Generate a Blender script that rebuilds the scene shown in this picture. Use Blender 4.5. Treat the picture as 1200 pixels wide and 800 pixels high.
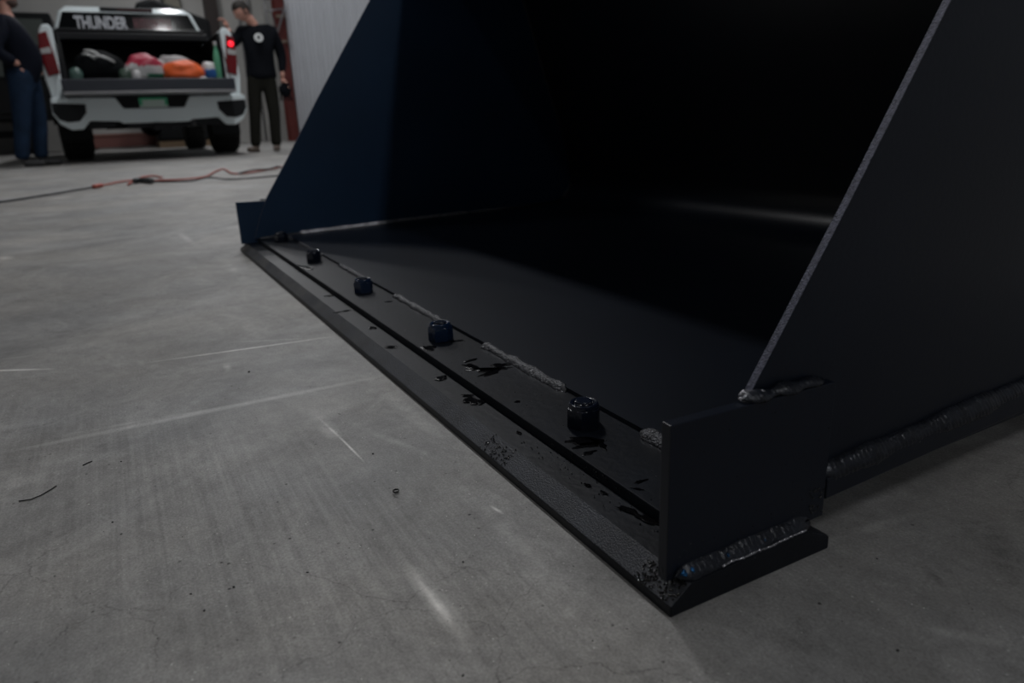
import bpy, bmesh, math, random
from mathutils import Vector, Matrix, noise
from math import sin, cos, pi, radians
random.seed(7)
S = bpy.context.scene
for o in list(bpy.data.objects): bpy.data.objects.remove(o)

# ------------------------------------------------------------------ camera
YAW, PIT, ROL, FPX = 2.65400938, 0.29994477, -0.03966871, 840.82
CAM = Vector((0.26884446, -0.23949078, 0.28000342))
def basis():
    cy, sy, cp, sp = cos(YAW), sin(YAW), cos(PIT), sin(PIT)
    F = Vector((cy*cp, sy*cp, -sp)); r0 = Vector((sy, -cy, 0)); u0 = r0.cross(F)
    cr, sr = cos(ROL), sin(ROL)
    return cr*r0+sr*u0, -sr*r0+cr*u0, F
CR, CU, CF = basis()
cd = bpy.data.cameras.new('camera'); cam = bpy.data.objects.new('camera', cd)
S.collection.objects.link(cam); S.camera = cam
M = Matrix((CR, CU, -CF)).transposed().to_4x4(); M.translation = CAM; cam.matrix_world = M
cd.sensor_width = 36; cd.lens = 36*FPX/1200; cd.clip_start = 0.01; cd.clip_end = 100
cd.dof.use_dof = True; cd.dof.focus_distance = 0.60; cd.dof.aperture_fstop = 7.5
def on(u, v, axis, val):                      # point of the plane axis=val seen at pixel (u, v)
    d = CF + CR*((u-600)/FPX) - CU*((v-400)/FPX)
    return CAM + d*((val-CAM[axis])/d[axis])

# ------------------------------------------------------------------ world, lamps, exposure
W = bpy.data.worlds.new('world'); S.world = W; W.use_nodes = True
W.node_tree.nodes['Background'].inputs[0].default_value = (.45, .5, .6, 1)
W.node_tree.nodes['Background'].inputs[1].default_value = 0.02
S.view_settings.view_transform = 'Standard'; S.view_settings.look = 'None'
S.view_settings.gamma = 1; S.view_settings.use_curve_mapping = False
S.view_settings.exposure = 0.12
LAMP_POWER = 46.0
LAMP_Z = 5.0
LAMPS = [(-15.4, 1.3), (-11.8, 1.3), (-8.2, 1.3), (-4.6, 1.3), (-1.0, 1.3), (2.6, 1.3), (-4.0, -2.3), (-.4, -2.3), (6.0, 1.3)]  # unseen additions at the end: dim pair for the bend highlight, then a fill lamp
for k, (lx, ly) in enumerate(LAMPS):
    ld = bpy.data.lights.new('ceiling_lamp_light', 'AREA'); ld.shape = 'RECTANGLE'; ld.size = 1.2; ld.size_y = .22
    ld.energy = LAMP_POWER*(1, 1, 1.15, 1.6, .15, .50, .50, .22, .7)[k]; ld.color = (.985, .985, 1.0)
    lo = bpy.data.objects.new('ceiling_lamp_light', ld); lo.location = (lx, ly, LAMP_Z-.075)
    S.collection.objects.link(lo)

# ------------------------------------------------------------------ helpers
C = S.collection
def link(o, parent=None):
    C.objects.link(o)
    if parent is not None: o.parent = parent
    return o
def props(o, label=None, cat=None, group=None, kind=None):
    if label: o['label'] = label
    if cat: o['category'] = cat
    if group: o['group'] = group
    if kind: o['kind'] = kind
    return o
def obj(name, bm, mats, parent=None, smooth=False, bevel=0, seg=2, sub=0, autos=None):
    me = bpy.data.meshes.new(name)
    bmesh.ops.recalc_face_normals(bm, faces=bm.faces[:])
    bm.to_mesh(me); bm.free()
    for m in (mats if isinstance(mats, (list, tuple)) else [mats]): me.materials.append(m)
    if smooth:
        for p in me.polygons: p.use_smooth = True
    o = link(bpy.data.objects.new(name, me), parent)
    if autos:
        for p in me.polygons: p.use_smooth = True
        me.set_sharp_from_angle(angle=radians(autos))
    if bevel:
        b = o.modifiers.new('bevel', 'BEVEL'); b.width = bevel; b.segments = seg; b.limit_method = 'ANGLE'; b.angle_limit = radians(35)
    if sub:
        s = o.modifiers.new('sub', 'SUBSURF'); s.levels = sub; s.render_levels = sub
    return o
def empty(name, loc=(0, 0, 0), rz=0):
    o = bpy.data.objects.new(name, None); o.location = loc; o.rotation_euler = (0, 0, rz); o.empty_display_size = .1
    return link(o)
def box(bm, x0, x1, y0, y1, z0, z1, mi=0):
    vs = [bm.verts.new(p) for p in ((x0,y0,z0),(x1,y0,z0),(x1,y1,z0),(x0,y1,z0),(x0,y0,z1),(x1,y0,z1),(x1,y1,z1),(x0,y1,z1))]
    fs = []
    for f in ((0,3,2,1),(4,5,6,7),(0,1,5,4),(1,2,6,5),(2,3,7,6),(3,0,4,7)):
        q = bm.faces.new([vs[i] for i in f]); q.material_index = mi; fs.append(q)
    return fs
def BX(*a, mi=0):
    bm = bmesh.new(); box(bm, *a, mi=mi); return bm
def prism(bm, pts, axis, a, b, mi=0, side_mi=None):
    """extrude a 2D outline along an axis between a and b. pts are the other two coordinates in order"""
    def P(p, t):
        return {0: (t, p[0], p[1]), 1: (p[0], t, p[1]), 2: (p[0], p[1], t)}[axis]
    A = [bm.verts.new(P(p, a)) for p in pts]; B = [bm.verts.new(P(p, b)) for p in pts]
    f1 = bm.faces.new(A); f2 = bm.faces.new(B[::-1]); f1.material_index = f2.material_index = mi
    n = len(pts); out = []
    for i in range(n):
        f = bm.faces.new([A[i], A[(i+1) % n], B[(i+1) % n], B[i]])
        f.material_index = mi if side_mi is None else (side_mi(i) if callable(side_mi) else side_mi); out.append(f)
    return out
def tube(bm, pts, r, n=8, cap=True, rf=None):
    rings = []
    pts = [Vector(p) for p in pts]
    for i, p in enumerate(pts):
        d = (pts[min(i+1, len(pts)-1)]-pts[max(i-1, 0)]).normalized()
        a = d.cross(Vector((0, 0, 1)))
        if a.length < .05: a = d.cross(Vector((1, 0, 0)))
        a.normalize(); b = d.cross(a)
        rr = rf(i) if rf else r
        rings.append([bm.verts.new(p+(a*cos(2*pi*k/n)+b*sin(2*pi*k/n))*rr) for k in range(n)])
    for i in range(len(rings)-1):
        for k in range(n):
            bm.faces.new([rings[i][k], rings[i][(k+1) % n], rings[i+1][(k+1) % n], rings[i+1][k]])
    if cap: bm.faces.new(rings[0][::-1]); bm.faces.new(rings[-1])
def lathe(bm, prof, n=24, c=(0, 0, 0), axis=2, mi=0):
    rings = []
    for r, h in prof:
        ring = []
        for k in range(n):
            a = 2*pi*k/n
            p = {2: (r*cos(a), r*sin(a), h), 0: (h, r*cos(a), r*sin(a))}[axis]
            ring.append(bm.verts.new(Vector(p)+Vector(c)))
        rings.append(ring)
    for i in range(len(rings)-1):
        for k in range(n):
            f = bm.faces.new([rings[i][k], rings[i][(k+1) % n], rings[i+1][(k+1) % n], rings[i+1][k]]); f.material_index = mi
    bm.faces.new(rings[0][::-1]).material_index = mi; bm.faces.new(rings[-1]).material_index = mi

def L(nt, a, b): nt.links.new(a, b)
def mat(name, col, rough=.5, metal=0, bump=0, bscale=50, var=0, vscale=8, coat=0, emit=None, spec=.5, detail=4, stretch=(1, 1, 1)):
    m = bpy.data.materials.new(name); m.use_nodes = True; nt = m.node_tree; b = nt.nodes['Principled BSDF']
    b.inputs['Base Color'].default_value = (*col, 1); b.inputs['Roughness'].default_value = rough
    b.inputs['Metallic'].default_value = metal; b.inputs['Specular IOR Level'].default_value = spec
    b.inputs['Coat Weight'].default_value = coat; b.inputs['Coat Roughness'].default_value = .08
    tc = nt.nodes.new('ShaderNodeTexCoord'); mp = nt.nodes.new('ShaderNodeMapping'); mp.inputs['Scale'].default_value = stretch
    L(nt, tc.outputs['Object'], mp.inputs[0])
    if var:
        n = nt.nodes.new('ShaderNodeTexNoise'); n.inputs['Scale'].default_value = vscale; n.inputs['Detail'].default_value = detail
        L(nt, mp.outputs[0], n.inputs['Vector'])
        r = nt.nodes.new('ShaderNodeMapRange'); r.inputs[1].default_value = .3; r.inputs[2].default_value = .7
        r.inputs[3].default_value = 1-var; r.inputs[4].default_value = 1+var
        L(nt, n.outputs[0], r.inputs[0])
        x = nt.nodes.new('ShaderNodeMix'); x.data_type = 'RGBA'; x.blend_type = 'MULTIPLY'; x.inputs[0].default_value = 1
        x.inputs[6].default_value = (*col, 1); L(nt, r.outputs[0], x.inputs[7]); L(nt, x.outputs[2], b.inputs['Base Color'])
    if bump:
        n = nt.nodes.new('ShaderNodeTexNoise'); n.inputs['Scale'].default_value = bscale; n.inputs['Detail'].default_value = 3
        L(nt, mp.outputs[0], n.inputs['Vector'])
        q = nt.nodes.new('ShaderNodeBump'); q.inputs['Strength'].default_value = bump; q.inputs['Distance'].default_value = .002
        L(nt, n.outputs[0], q.inputs['Height']); L(nt, q.outputs[0], b.inputs['Normal'])
    if emit:
        b.inputs['Emission Color'].default_value = (*emit[:3], 1); b.inputs['Emission Strength'].default_value = emit[3]
    return m

# ---- materials
paint = mat('navy_black_paint', (.0045, .0078, .0165), .36, spec=.36, bump=.05, bscale=220, var=.12, vscale=5)
paint_far_lit = mat('navy_black_paint_far_lit', (.0105, .034, .078), .42, spec=.4, bump=.05, bscale=220, var=.12, vscale=5)  # same navy paint, made bluer: light and reflection on the far plates put into the colour
edge_paint = mat('lip_plate_paint', (.0036, .0056, .0100), .38, spec=.28, bump=.12, bscale=160, var=.3, vscale=14)
wet = mat('wet_black_paint', (.0012, .0012, .002), .22, spec=.07)
plasma = mat('flame_cut_edge', (.10, .105, .15), .55, metal=.25, bump=.7, bscale=900, var=.45, vscale=420)
shell_paint = mat('navy_black_paint_inside', (.0052, .0082, .0150), .30, bump=.04, bscale=220, var=.12, vscale=5)
gritty = mat('gritty_bevel_paint', (.032, .036, .046), .5, bump=.5, bscale=900, var=.40, vscale=30)
def dust_far(m):
    nt = m.node_tree; b = nt.nodes['Principled BSDF']; tc = nt.nodes.new('ShaderNodeTexCoord'); sx = nt.nodes.new('ShaderNodeSeparateXYZ'); L(nt, tc.outputs['Object'], sx.inputs[0])
    mr = nt.nodes.new('ShaderNodeMapRange'); mr.inputs[1].default_value = .35; mr.inputs[2].default_value = -.6; L(nt, sx.outputs[0], mr.inputs[0])
    n = nt.nodes.new('ShaderNodeTexNoise'); n.inputs['Scale'].default_value = 22; n.inputs['Detail'].default_value = 7; L(nt, tc.outputs['Object'], n.inputs['Vector'])
    r2 = nt.nodes.new('ShaderNodeMapRange'); r2.inputs[1].default_value = .35; r2.inputs[2].default_value = .68; L(nt, n.outputs[0], r2.inputs[0])
    mu = nt.nodes.new('ShaderNodeMath'); mu.operation = 'MULTIPLY'; L(nt, mr.outputs[0], mu.inputs[0]); L(nt, r2.outputs[0], mu.inputs[1])
    x = nt.nodes.new('ShaderNodeMix'); x.data_type = 'RGBA'; L(nt, mu.outputs[0], x.inputs[0])
    src = b.inputs['Base Color'].links[0].from_socket; L(nt, src, x.inputs[6]); x.inputs[7].default_value = (.105, .10, .092, 1); L(nt, x.outputs[2], b.inputs['Base Color'])
dust_far(gritty)
weldm = mat('painted_weld', (.015, .018, .026), .32, metal=.3, bump=.35, bscale=300, var=.4, vscale=120)
stitch = mat('stitch_weld', (.050, .052, .060), .42, metal=.3, bump=1, bscale=420, var=.6, vscale=260)
weldbare = mat('bare_weld', (.34, .34, .37), .3, metal=.8, bump=.5, bscale=260, var=.4, vscale=90)
weldblue = mat('heat_blue_weld', (.015, .09, .22), .2, metal=.7, bump=.6, bscale=300, var=.6, vscale=150)
nut_reflect = mat('nut_paint_blue_reflection', (.007, .022, .060), .2, bump=.3, bscale=160)  # blue reflection on a nut face put into the base colour
dropm = mat('wet_paint_drop', (.004, .004, .005), .05, spec=.8)
nutm = mat('nut_paint', (.006, .010, .022), .2, bump=.3, bscale=160)

def floor_material():
    m = bpy.data.materials.new('concrete'); m.use_nodes = True; nt = m.node_tree; N = nt.nodes; b = N['Principled BSDF']
    tc = N.new('ShaderNodeTexCoord').outputs['Object']
    def noi(scale, detail=6, rough=.6, vec=tc, dist=0):
        n = N.new('ShaderNodeTexNoise'); n.inputs['Scale'].default_value = scale; n.inputs['Detail'].default_value = detail
        n.inputs['Roughness'].default_value = rough; n.inputs['Distortion'].default_value = dist; L(nt, vec, n.inputs['Vector']); return n.outputs[0]
    def rng(v, a, b_, c, d):
        n = N.new('ShaderNodeMapRange'); n.inputs[1].default_value = a; n.inputs[2].default_value = b_
        n.inputs[3].default_value = c; n.inputs[4].default_value = d; L(nt, v, n.inputs[0]); return n.outputs[0]
    def mth(op, a, b_):
        n = N.new('ShaderNodeMath'); n.operation = op
        for i, x in ((0, a), (1, b_)):
            if isinstance(x, (int, float)): n.inputs[i].default_value = x
            else: L(nt, x, n.inputs[i])
        return n.outputs[0]
    def mapv(loc=(0, 0, 0), rz=0, sc=(1, 1, 1), typ='POINT'):
        n = N.new('ShaderNodeMapping'); n.vector_type = typ; n.inputs['Location'].default_value = loc
        n.inputs['Rotation'].default_value = (0, 0, rz); n.inputs['Scale'].default_value = sc; L(nt, tc, n.inputs[0]); return n.outputs[0]
    v = rng(noi(1.1, 7, .62, dist=.6), .3, .7, .80, 1.17)                      # large clouds
    v = mth('MULTIPLY', v, rng(noi(5.5, 8, .65, dist=1.2), .3, .7, .70, 1.24))      # trowel blotches
    v = mth('MULTIPLY', v, rng(noi(26, 6, .7, dist=1.5), .3, .7, .84, 1.14))
    v = mth('MULTIPLY', v, rng(noi(110, 6, .75, dist=.5), .3, .7, .88, 1.12))
    v = mth('MULTIPLY', v, rng(noi(520, 3, .8), .3, .7, .70, 1.26))                 # sand grain
    # broom / machine streaks, in a band across the left of the floor
    st = noi(1, 4, .6, vec=mapv(rz=radians(-25), sc=(3.5, 170, 1)))
    bandm = N.new('ShaderNodeTexGradient'); bandm.gradient_type = 'SPHERICAL'
    a = on(250, 600, 2, 0); L(nt, mapv(loc=(a.x, a.y, 0), rz=radians(28), sc=(.55, .17, 1), typ='TEXTURE'), bandm.inputs[0])
    stv = mth('MULTIPLY', rng(st, .35, .65, -.16, .12), rng(bandm.outputs['Fac'], 0, .7, 0, 1))
    v = mth('ADD', v, stv)
    # marks: white scuffs, each an ellipse laid between two floor points
    def scuff(u0, v0, u1, v1, wid, amt, brk=.4):
        nonlocal v
        p, q = on(u0, v0, 2, 0), on(u1, v1, 2, 0); c = (p+q)/2; d = q-p
        g = N.new('ShaderNodeTexGradient'); g.gradient_type = 'SPHERICAL'
        L(nt, mapv(loc=(c.x, c.y, 0), rz=math.atan2(d.y, d.x), sc=(d.length/2*1.15, wid, 1), typ='TEXTURE'), g.inputs[0])
        f = mth('MULTIPLY', rng(g.outputs['Fac'], 0, .8, 0, 1), amt*(1.45 if amt > 0 else 1.2))
        if brk: f = mth('MULTIPLY', f, rng(noi(60 if wid < .004 else 35, 5, .7), .38, .62, 1-brk*2 if brk <= .5 else 0, 1))
        v = mth('ADD', v, f)
    scuff(478, 660, 552, 755, .009, .8, .3); scuff(490, 680, 530, 730, .004, .7, .2)
    scuff(365, 480, 400, 520, .010, .5, .4); scuff(398, 512, 426, 540, .0016, 1.3, .2); scuff(372, 488, 412, 525, .002, .8, .3)
    scuff(5, 530, 450, 440, .008, .55, .2); scuff(60, 512, 300, 470, .005, .25, .3)
    scuff(178, 424, 392, 394, .0032, 1.5, .2); scuff(250, 402, 392, 395, .0022, .6, .4); scuff(-30, 435, 62, 432, .0038, 1.5, .2)
    scuff(0, 421, 40, 416, .004, .3, .3)
    scuff(428, 442, 520, 515, .012, .35, .6); scuff(560, 580, 690, 740, .012, .28, .5)
    scuff(640, 700, 700, 760, .01, .2, .5); scuff(205, 270, 235, 290, .015, .5, .5); scuff(190, 262, 350, 268, .05, .22, .5)
    scuff(255, 300, 290, 330, .02, .25, .5); scuff(420, 500, 520, 540, .006, .3, .5); scuff(574, 592, 590, 602, .002, .8, 0)
    scuff(0, 300, 12, 304, .02, .6, .3); scuff(265, 425, 268, 436, .006, .5, .4)
    scuff(950, 640, 1080, 600, .006, .3, .5); scuff(1010, 720, 1200, 760, .006, .25, .5)
    scuff(215, 655, 360, 560, .02, -.10, .3); scuff(900, 700, 960, 790, .02, -.16, .6); scuff(1080, 660, 1110, 690, .004, -.3, .2)
    scuff(0, 268, 300, 262, .10, -.16, .3); scuff(0, 310, 330, 330, .04, -.10, .5); scuff(1130, 590, 1195, 700, .02, -.2, .5)
    scuff(40, 240, 330, 215, .16, .14, .5)
    # hairline cracks
    vo = N.new('ShaderNodeTexVoronoi'); vo.feature = 'DISTANCE_TO_EDGE'; vo.inputs['Scale'].default_value = 7.5
    wv = N.new('ShaderNodeMix'); wv.data_type = 'RGBA'; wv.blend_type = 'ADD'; wv.inputs[0].default_value = .12
    nn = N.new('ShaderNodeTexNoise'); nn.inputs['Scale'].default_value = 9; nn.inputs['Detail'].default_value = 6; L(nt, tc, nn.inputs['Vector'])
    L(nt, tc, wv.inputs[6]); L(nt, nn.outputs['Color'], wv.inputs[7]); L(nt, wv.outputs[2], vo.inputs['Vector'])
    ck = mth('MULTIPLY', rng(vo.outputs['Distance'], 0, .006, .30, 0), rng(noi(2.3, 3), .47, .56, 0, 1))
    v = mth('SUBTRACT', v, ck)
    # specks, dark and light
    sp = N.new('ShaderNodeTexVoronoi'); sp.inputs['Scale'].default_value = 75; L(nt, tc, sp.inputs['Vector'])
    v = mth('SUBTRACT', v, mth('MULTIPLY', rng(sp.outputs['Distance'], .06, .11, .6, 0), rng(noi(14, 3), .48, .56, 0, 1)))
    sp2 = N.new('ShaderNodeTexVoronoi'); sp2.inputs['Scale'].default_value = 160; L(nt, tc, sp2.inputs['Vector'])
    v = mth('ADD', v, mth('MULTIPLY', rng(sp2.outputs['Distance'], .06, .13, .9, 0), rng(noi(30, 3), .52, .60, 0, 1)))
    v = rng(v, 0, 3, 0, 3)
    mx = N.new('ShaderNodeMix'); mx.data_type = 'RGBA'; mx.blend_type = 'MULTIPLY'; mx.inputs[0].default_value = 1
    hue = N.new('ShaderNodeMix'); hue.data_type = 'RGBA'; L(nt, rng(noi(2.6, 4), .35, .65, 0, 1), hue.inputs[0])
    hue.inputs[6].default_value = (.300, .300, .298, 1); hue.inputs[7].default_value = (.328, .315, .295, 1)
    L(nt, hue.outputs[2], mx.inputs[6]); L(nt, v, mx.inputs[7]); L(nt, mx.outputs[2], b.inputs['Base Color'])
    L(nt, rng(noi(3, 5), .3, .7, .45, .65), b.inputs['Roughness']); b.inputs['Specular IOR Level'].default_value = .35
    bp = N.new('ShaderNodeBump'); bp.inputs['Strength'].default_value = .25; bp.inputs['Distance'].default_value = .0012
    L(nt, noi(260, 4, .75), bp.inputs['Height']); L(nt, bp.outputs[0], b.inputs['Normal'])
    return m
concrete = floor_material()
wallm = mat('grey_wall_paint', (.42, .415, .40), .7, var=.08, vscale=1.2)
sidingm = mat('white_siding', (.50, .52, .56), .45, var=.06, vscale=2)
sidingb = mat('bright_siding', (.62, .64, .66), .45)
ceilm = mat('ceiling_grey', (.12, .12, .12), .8)
redsteel = mat('red_oxide_steel', (.12, .022, .018), .5, var=.2, vscale=6)
browns = mat('dark_brown_steel', (.02, .012, .01), .6)
galv = mat('galvanised', (.2, .2, .21), .45, metal=.4)
white_p = mat('white_car_paint', (.74, .82, .84), .16, coat=.8)
blackpl = mat('black_plastic', (.007, .008, .010), .5, spec=.25)
liner = mat('bed_liner', (.006, .007, .008), .7, spec=.2)
tgm = mat('tailgate_liner', (.018, .022, .032), .6)
rubber = mat('rubber', (.012, .012, .012), .85, bump=.5, bscale=60)
glassd = mat('dark_glass', (.004, .005, .006), .08)
redl = mat('red_lens', (.15, .002, .005), .15, coat=.4)
redlit = mat('lit_red_lamp', (.6, .01, .01), .2, emit=(1, .02, .04, 1.6))
clearl = mat('clear_lens', (.45, .45, .45), .15)
chrome = mat('rim_metal', (.12, .12, .13), .3, metal=.8)

# ------------------------------------------------------------------ the room
BWX = -18.4
bm = bmesh.new(); box(bm, BWX, 7.0, -7.5, 7.5, -.2, 0)
props(obj('floor', bm, concrete), 'mottled grey concrete workshop floor with white scuffs', kind='structure')
props(obj('wall_back', BX(BWX-.2, BWX, -7.5, 3.6, 0, 6), wallm), 'plain grey wall behind the pickup truck', kind='structure')
props(obj('wall_left', BX(BWX, 7.0, -7.7, -7.5, 0, 6), wallm), kind='structure')
props(obj('wall_front', BX(7.0, 7.2, -7.5, 7.5, 0, 6), sidingb), kind='structure')
props(obj('ceiling', BX(BWX, 7.0, -7.5, 7.5, 5.6, 5.8), ceilm), kind='structure')
# wall_right runs obliquely towards the camera: a frame wall hung with ribbed siding sheets
P0 = Vector((-17.05, 3.62, 0)); dirw = Vector((.9906, .1364, 0)).normalized(); nrm = Vector((-dirw.y, dirw.x, 0))
wr = empty('wall_right', P0, math.atan2(dirw.y, dirw.x)); props(wr, 'white ribbed metal wall right of the red column', kind='structure')
LW = 24.2
obj('wall_core', BX(-1.4, LW, .03, .2, 0, 6), wallm, wr)
def siding(w, h):
    bm = bmesh.new(); pts = []; x = 0.0; p = w/4
    for k in range(4):
        pts += [(x, 0), (x+p*.55, 0), (x+p*.65, -.022), (x+p*.9, -.022), (x+p, 0)]; x += p
    fr = []
    for q in pts:
        if not fr or (abs(fr[-1][0]-q[0]) > 1e-6 or abs(fr[-1][1]-q[1]) > 1e-6): fr.append(q)
    a = [bm.verts.new((q[0], q[1], 0)) for q in fr]; c = [bm.verts.new((q[0], q[1], h)) for q in fr]
    for i in range(len(fr)-1): bm.faces.new([a[i], a[i+1], c[i+1], c[i]])
    me = bpy.data.meshes.new('siding_sheet'); bm.to_mesh(me); bm.free(); me.materials.append(sidingm); return me
sm = siding(.9, 3.1); sm2 = siding(.9, 2.4); 
smb = siding(.9, 5.5); smb.materials[0] = sidingb
k = 0; x = .05
while x < LW-.9:
    if x < 5.2:
        o = link(bpy.data.objects.new('siding_sheet', sm), wr); o.location = (x, .0, 0.03)
        o = link(bpy.data.objects.new('siding_sheet', sm2), wr); o.location = (x, -.006, 3.12)
    else:
        o = link(bpy.data.objects.new('siding_sheet', smb), wr); o.location = (x, -.03, .03)
    x += .905
obj('joint_trim', BX(5.42, 5.50, -.06, -.0, 0, 5.6), galv, wr)
# columns
def ibeam(name, x, y, m, s=.26, h=5.6, rz=0):
    bm = bmesh.new(); t = .022
    box(bm, -s/2, -s/2+t, -s/2, s/2, .02, h); box(bm, s/2-t, s/2, -s/2, s/2, .02, h); box(bm, -s/2+t, s/2-t, -t/2, t/2, .02, h)
    box(bm, -s*.6, s*.6, -s*.6, s*.6, 0, .02)
    o = obj(name, bm, m); o.location = (x, y, 0); o.rotation_euler.z = rz; return o
props(ibeam('steel_column', -16.9, 3.49, redsteel, .20, rz=radians(8)), 'red oxide steel column at the corner of the ribbed wall', kind='structure')
o = props(obj('wall_duct', BX(-.15, .15, -.13, .13, 2.0, 5.5), browns), 'dark brown duct running up the grey wall behind the person in the hoodie', kind='structure'); o.location = (-18.2, 2.30, 0)
# band clips on the red column
for z in (2.55, 2.05):
    o = obj('pipe_clip', BX(-16.79, -16.75, 3.40, 3.58, z, z+.05), mat('clip_brown', (.22, .17, .13), .5)); o['kind'] = 'structure'
# pipes beside the column
for i, (py, r) in enumerate(((3.0, .035), (3.14, .022), (2.9, .018))):
    bm = bmesh.new(); tube(bm, [(BWX+.1, py, .0), (BWX+.1, py, 4.9)], r, 10)
    o = props(obj('conduit', bm, galv if i else wallm, smooth=True),
              ['thick grey conduit running up the wall left of the red column', 'thin steel conduit closest to the red column', 'thinnest conduit on the grey wall beside the man\'s hand'][i], 'conduit')
# hose hook on the column
hk = empty('hose_rack', (-16.66, 3.24, 2.65)); props(hk, 'grey wire hose rack on the ribbed wall by the red column', 'rack')
bm = bmesh.new(); tube(bm, [(0, -.08, .22), (.05, .3, .3), (.05, .34, .1), (.05, .12, -.42), (0, -.05, -.25), (0, -.08, .22)], .018, 8)
obj('loop', bm, galv, hk, smooth=True)
bm = bmesh.new(); tube(bm, [(0, -.05, 0), (.05, .28, .05)], .015, 8); tube(bm, [(0, -.02, .25), (.04, .12, -.38)], .012, 8)
obj('bar', bm, galv, hk, smooth=True)
# ceiling lamps
lampw = mat('lamp_diffuser', (.8, .8, .8), .5, emit=(.95, .98, 1, 6)); lampd = mat('lamp_diffuser_dim', (.8, .8, .8), .5, emit=(.95, .98, 1, 1)); lamph = mat('lamp_housing', (.6, .6, .6), .5)
for k, (lx, ly) in enumerate(LAMPS):
    t = empty('ceiling_lamp', (lx, ly, LAMP_Z)); dim = k in (6, 7); props(t, 'white LED ceiling lamp '+['at the far end, nearest the grey back wall', 'above the cab of the truck', 'above the lowered tailgate', 'above the extension cords', 'above the loader bucket', 'behind the camera, nearest the entrance', 'dim unseen one added in front of the far end of the bucket for the bend highlight', 'dim unseen one added in front of the near end of the bucket for the bend highlight', 'added unseen at the near end of the row as fill light'][k], 'lamp', 'ceiling lamps in a row')
    obj('housing', BX(-.62, .62, -.13, .13, -.03, .05), lamph, t)
    obj('diffuser', BX(-.6, .6, -.11, .11, -.06, -.03), lampd if dim or k == 4 else lampw, t)
    for q in (-.4, .4):
        bm = bmesh.new(); tube(bm, [(q, 0, .05), (q, 0, .6)], .006, 6); obj('hanger', bm, galv, t)

# ------------------------------------------------------------------ the loader bucket
XF = -1.5668                                     # far end of the bolt-on edge
bk = empty('loader_bucket', (XF/2, .4, 0))
props(bk, 'dark navy steel loader bucket with bolted cutting edge lying open on the concrete', 'bucket')
OFF = Vector((-XF/2, -.4, 0))
def bobj(name, bm, *a, **k):
    for v in bm.verts: v.co += OFF
    p = k.pop('parent', bk); return obj(name, bm, a[0] if a else paint, p, **k)
# cutting edge: lip, gritty bevel, flat top, chamfered heel
bm = bmesh.new()
ce = [(.0, .0), (.0, .0072), (.0150, .0178), (.0404, .0186), (.113, .0200), (.1325, .0108), (.1345, .0085), (.1345, .0)]
prism(bm, ce, 0, 0.0, XF, 0, side_mi=lambda i: {0: 0, 1: 1}.get(i, 0))
bobj('cutting_edge', bm, [edge_paint, gritty], bevel=.0007, seg=2)
# base edge (lip plate) with the bolts, and the floor/back sheet
bm = bmesh.new()
prism(bm, [(.0404, .0188), (.0412, .0268), (.0418, .0272), (.135, .0272), (.135, .0205), (.112, .0201)], 0, -.0165, XF+.0165)
bobj('lip_plate', bm, edge_paint, bevel=.0004, seg=1)
prof = [(.109, .0312), (.25, .0335), (.40, .0365), (.60, .039), (.78, .0405), (.86, .0415)]
cx0, cz0, rr = .868, .1165, .0750
for k in range(1, 13):
    a = radians(-90+k*(97/12)); prof.append((cx0+rr*cos(a), cz0+rr*sin(a)))
prof += [(.925, .20), (.896, .285), (.867, .37), (.844, .44), (.815, .53), (.785, .62), (.755, .70)]
for k in range(0, 6):
    a = radians(15+k*16); prof.append((.715+.042*cos(a), .712+.042*sin(a)))
prof += [(.62, .757), (.492, .760)]
def offset(p, d):
    out = []
    for i in range(len(p)):
        a = Vector(p[max(i-1, 0)]); b = Vector(p[min(i+1, len(p)-1)]); t = (b-a).normalized(); n = Vector((t.y, -t.x))
        out.append((p[i][0]+n.x*d, p[i][1]+n.y*d))
    return out
outer = offset(prof, .0042)
bm = bmesh.new(); xa, xb = -.0225, XF+.0225
ia = [bm.verts.new((xa, *q)) for q in prof]; ib = [bm.verts.new((xb, *q)) for q in prof]
oa = [bm.verts.new((xa, *q)) for q in outer]; ob = [bm.verts.new((xb, *q)) for q in outer]
for i in range(len(prof)-1):
    bm.faces.new([ia[i], ia[i+1], ib[i+1], ib[i]]); bm.faces.new([oa[i], ob[i], ob[i+1], oa[i+1]])
    bm.faces.new([ia[i], oa[i], oa[i+1], ia[i+1]]); bm.faces.new([ib[i], ib[i+1], ob[i+1], ob[i]])
bm.faces.new([ia[0], ib[0], ob[0], oa[0]]); bm.faces.new([ia[-1], oa[-1], ob[-1], ib[-1]])
bobj('shell_sheet', bm, shell_paint, autos=40)
# side plates: slanted front edge, flame-cut edges
side = [(.033, .0288), (.052, .078), (.073, .1220), (.144, .226), (.217, .338), (.297, .455), (.374, .566), (.425, .65), (.480, .772), (.74, .775), (.775, .735),
        (.80, .66), (.84, .52), (.90, .33), (.945, .20), (.953, .12), (.94, .07), (.90, .042), (.80, .0335), (.60, .0315), (.386, .0305), (.15, .0275)]
for nm, a, b in (('near', -.0160, -.0220), ('far', XF+.0160, XF+.0220)):
    bm = bmesh.new(); prism(bm, side, 0, a, b, 0, side_mi=1)
    o = bobj('side_plate', bm, [paint_far_lit if nm == 'far' else paint, plasma], bevel=.0004, seg=1)
# end plates standing on the cutting edge
ep = [(.0030, .0182), (.0030, .1175), (.1365, .1150), (.1365, .0200)]
for a, b in ((-.0080, -.0158), (XF+.0080, XF+.0158)):
    bm = bmesh.new(); prism(bm, ep, 0, a, b); bobj('end_plate', bm, paint if a > -1 else paint_far_lit, bevel=.0006)
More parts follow.
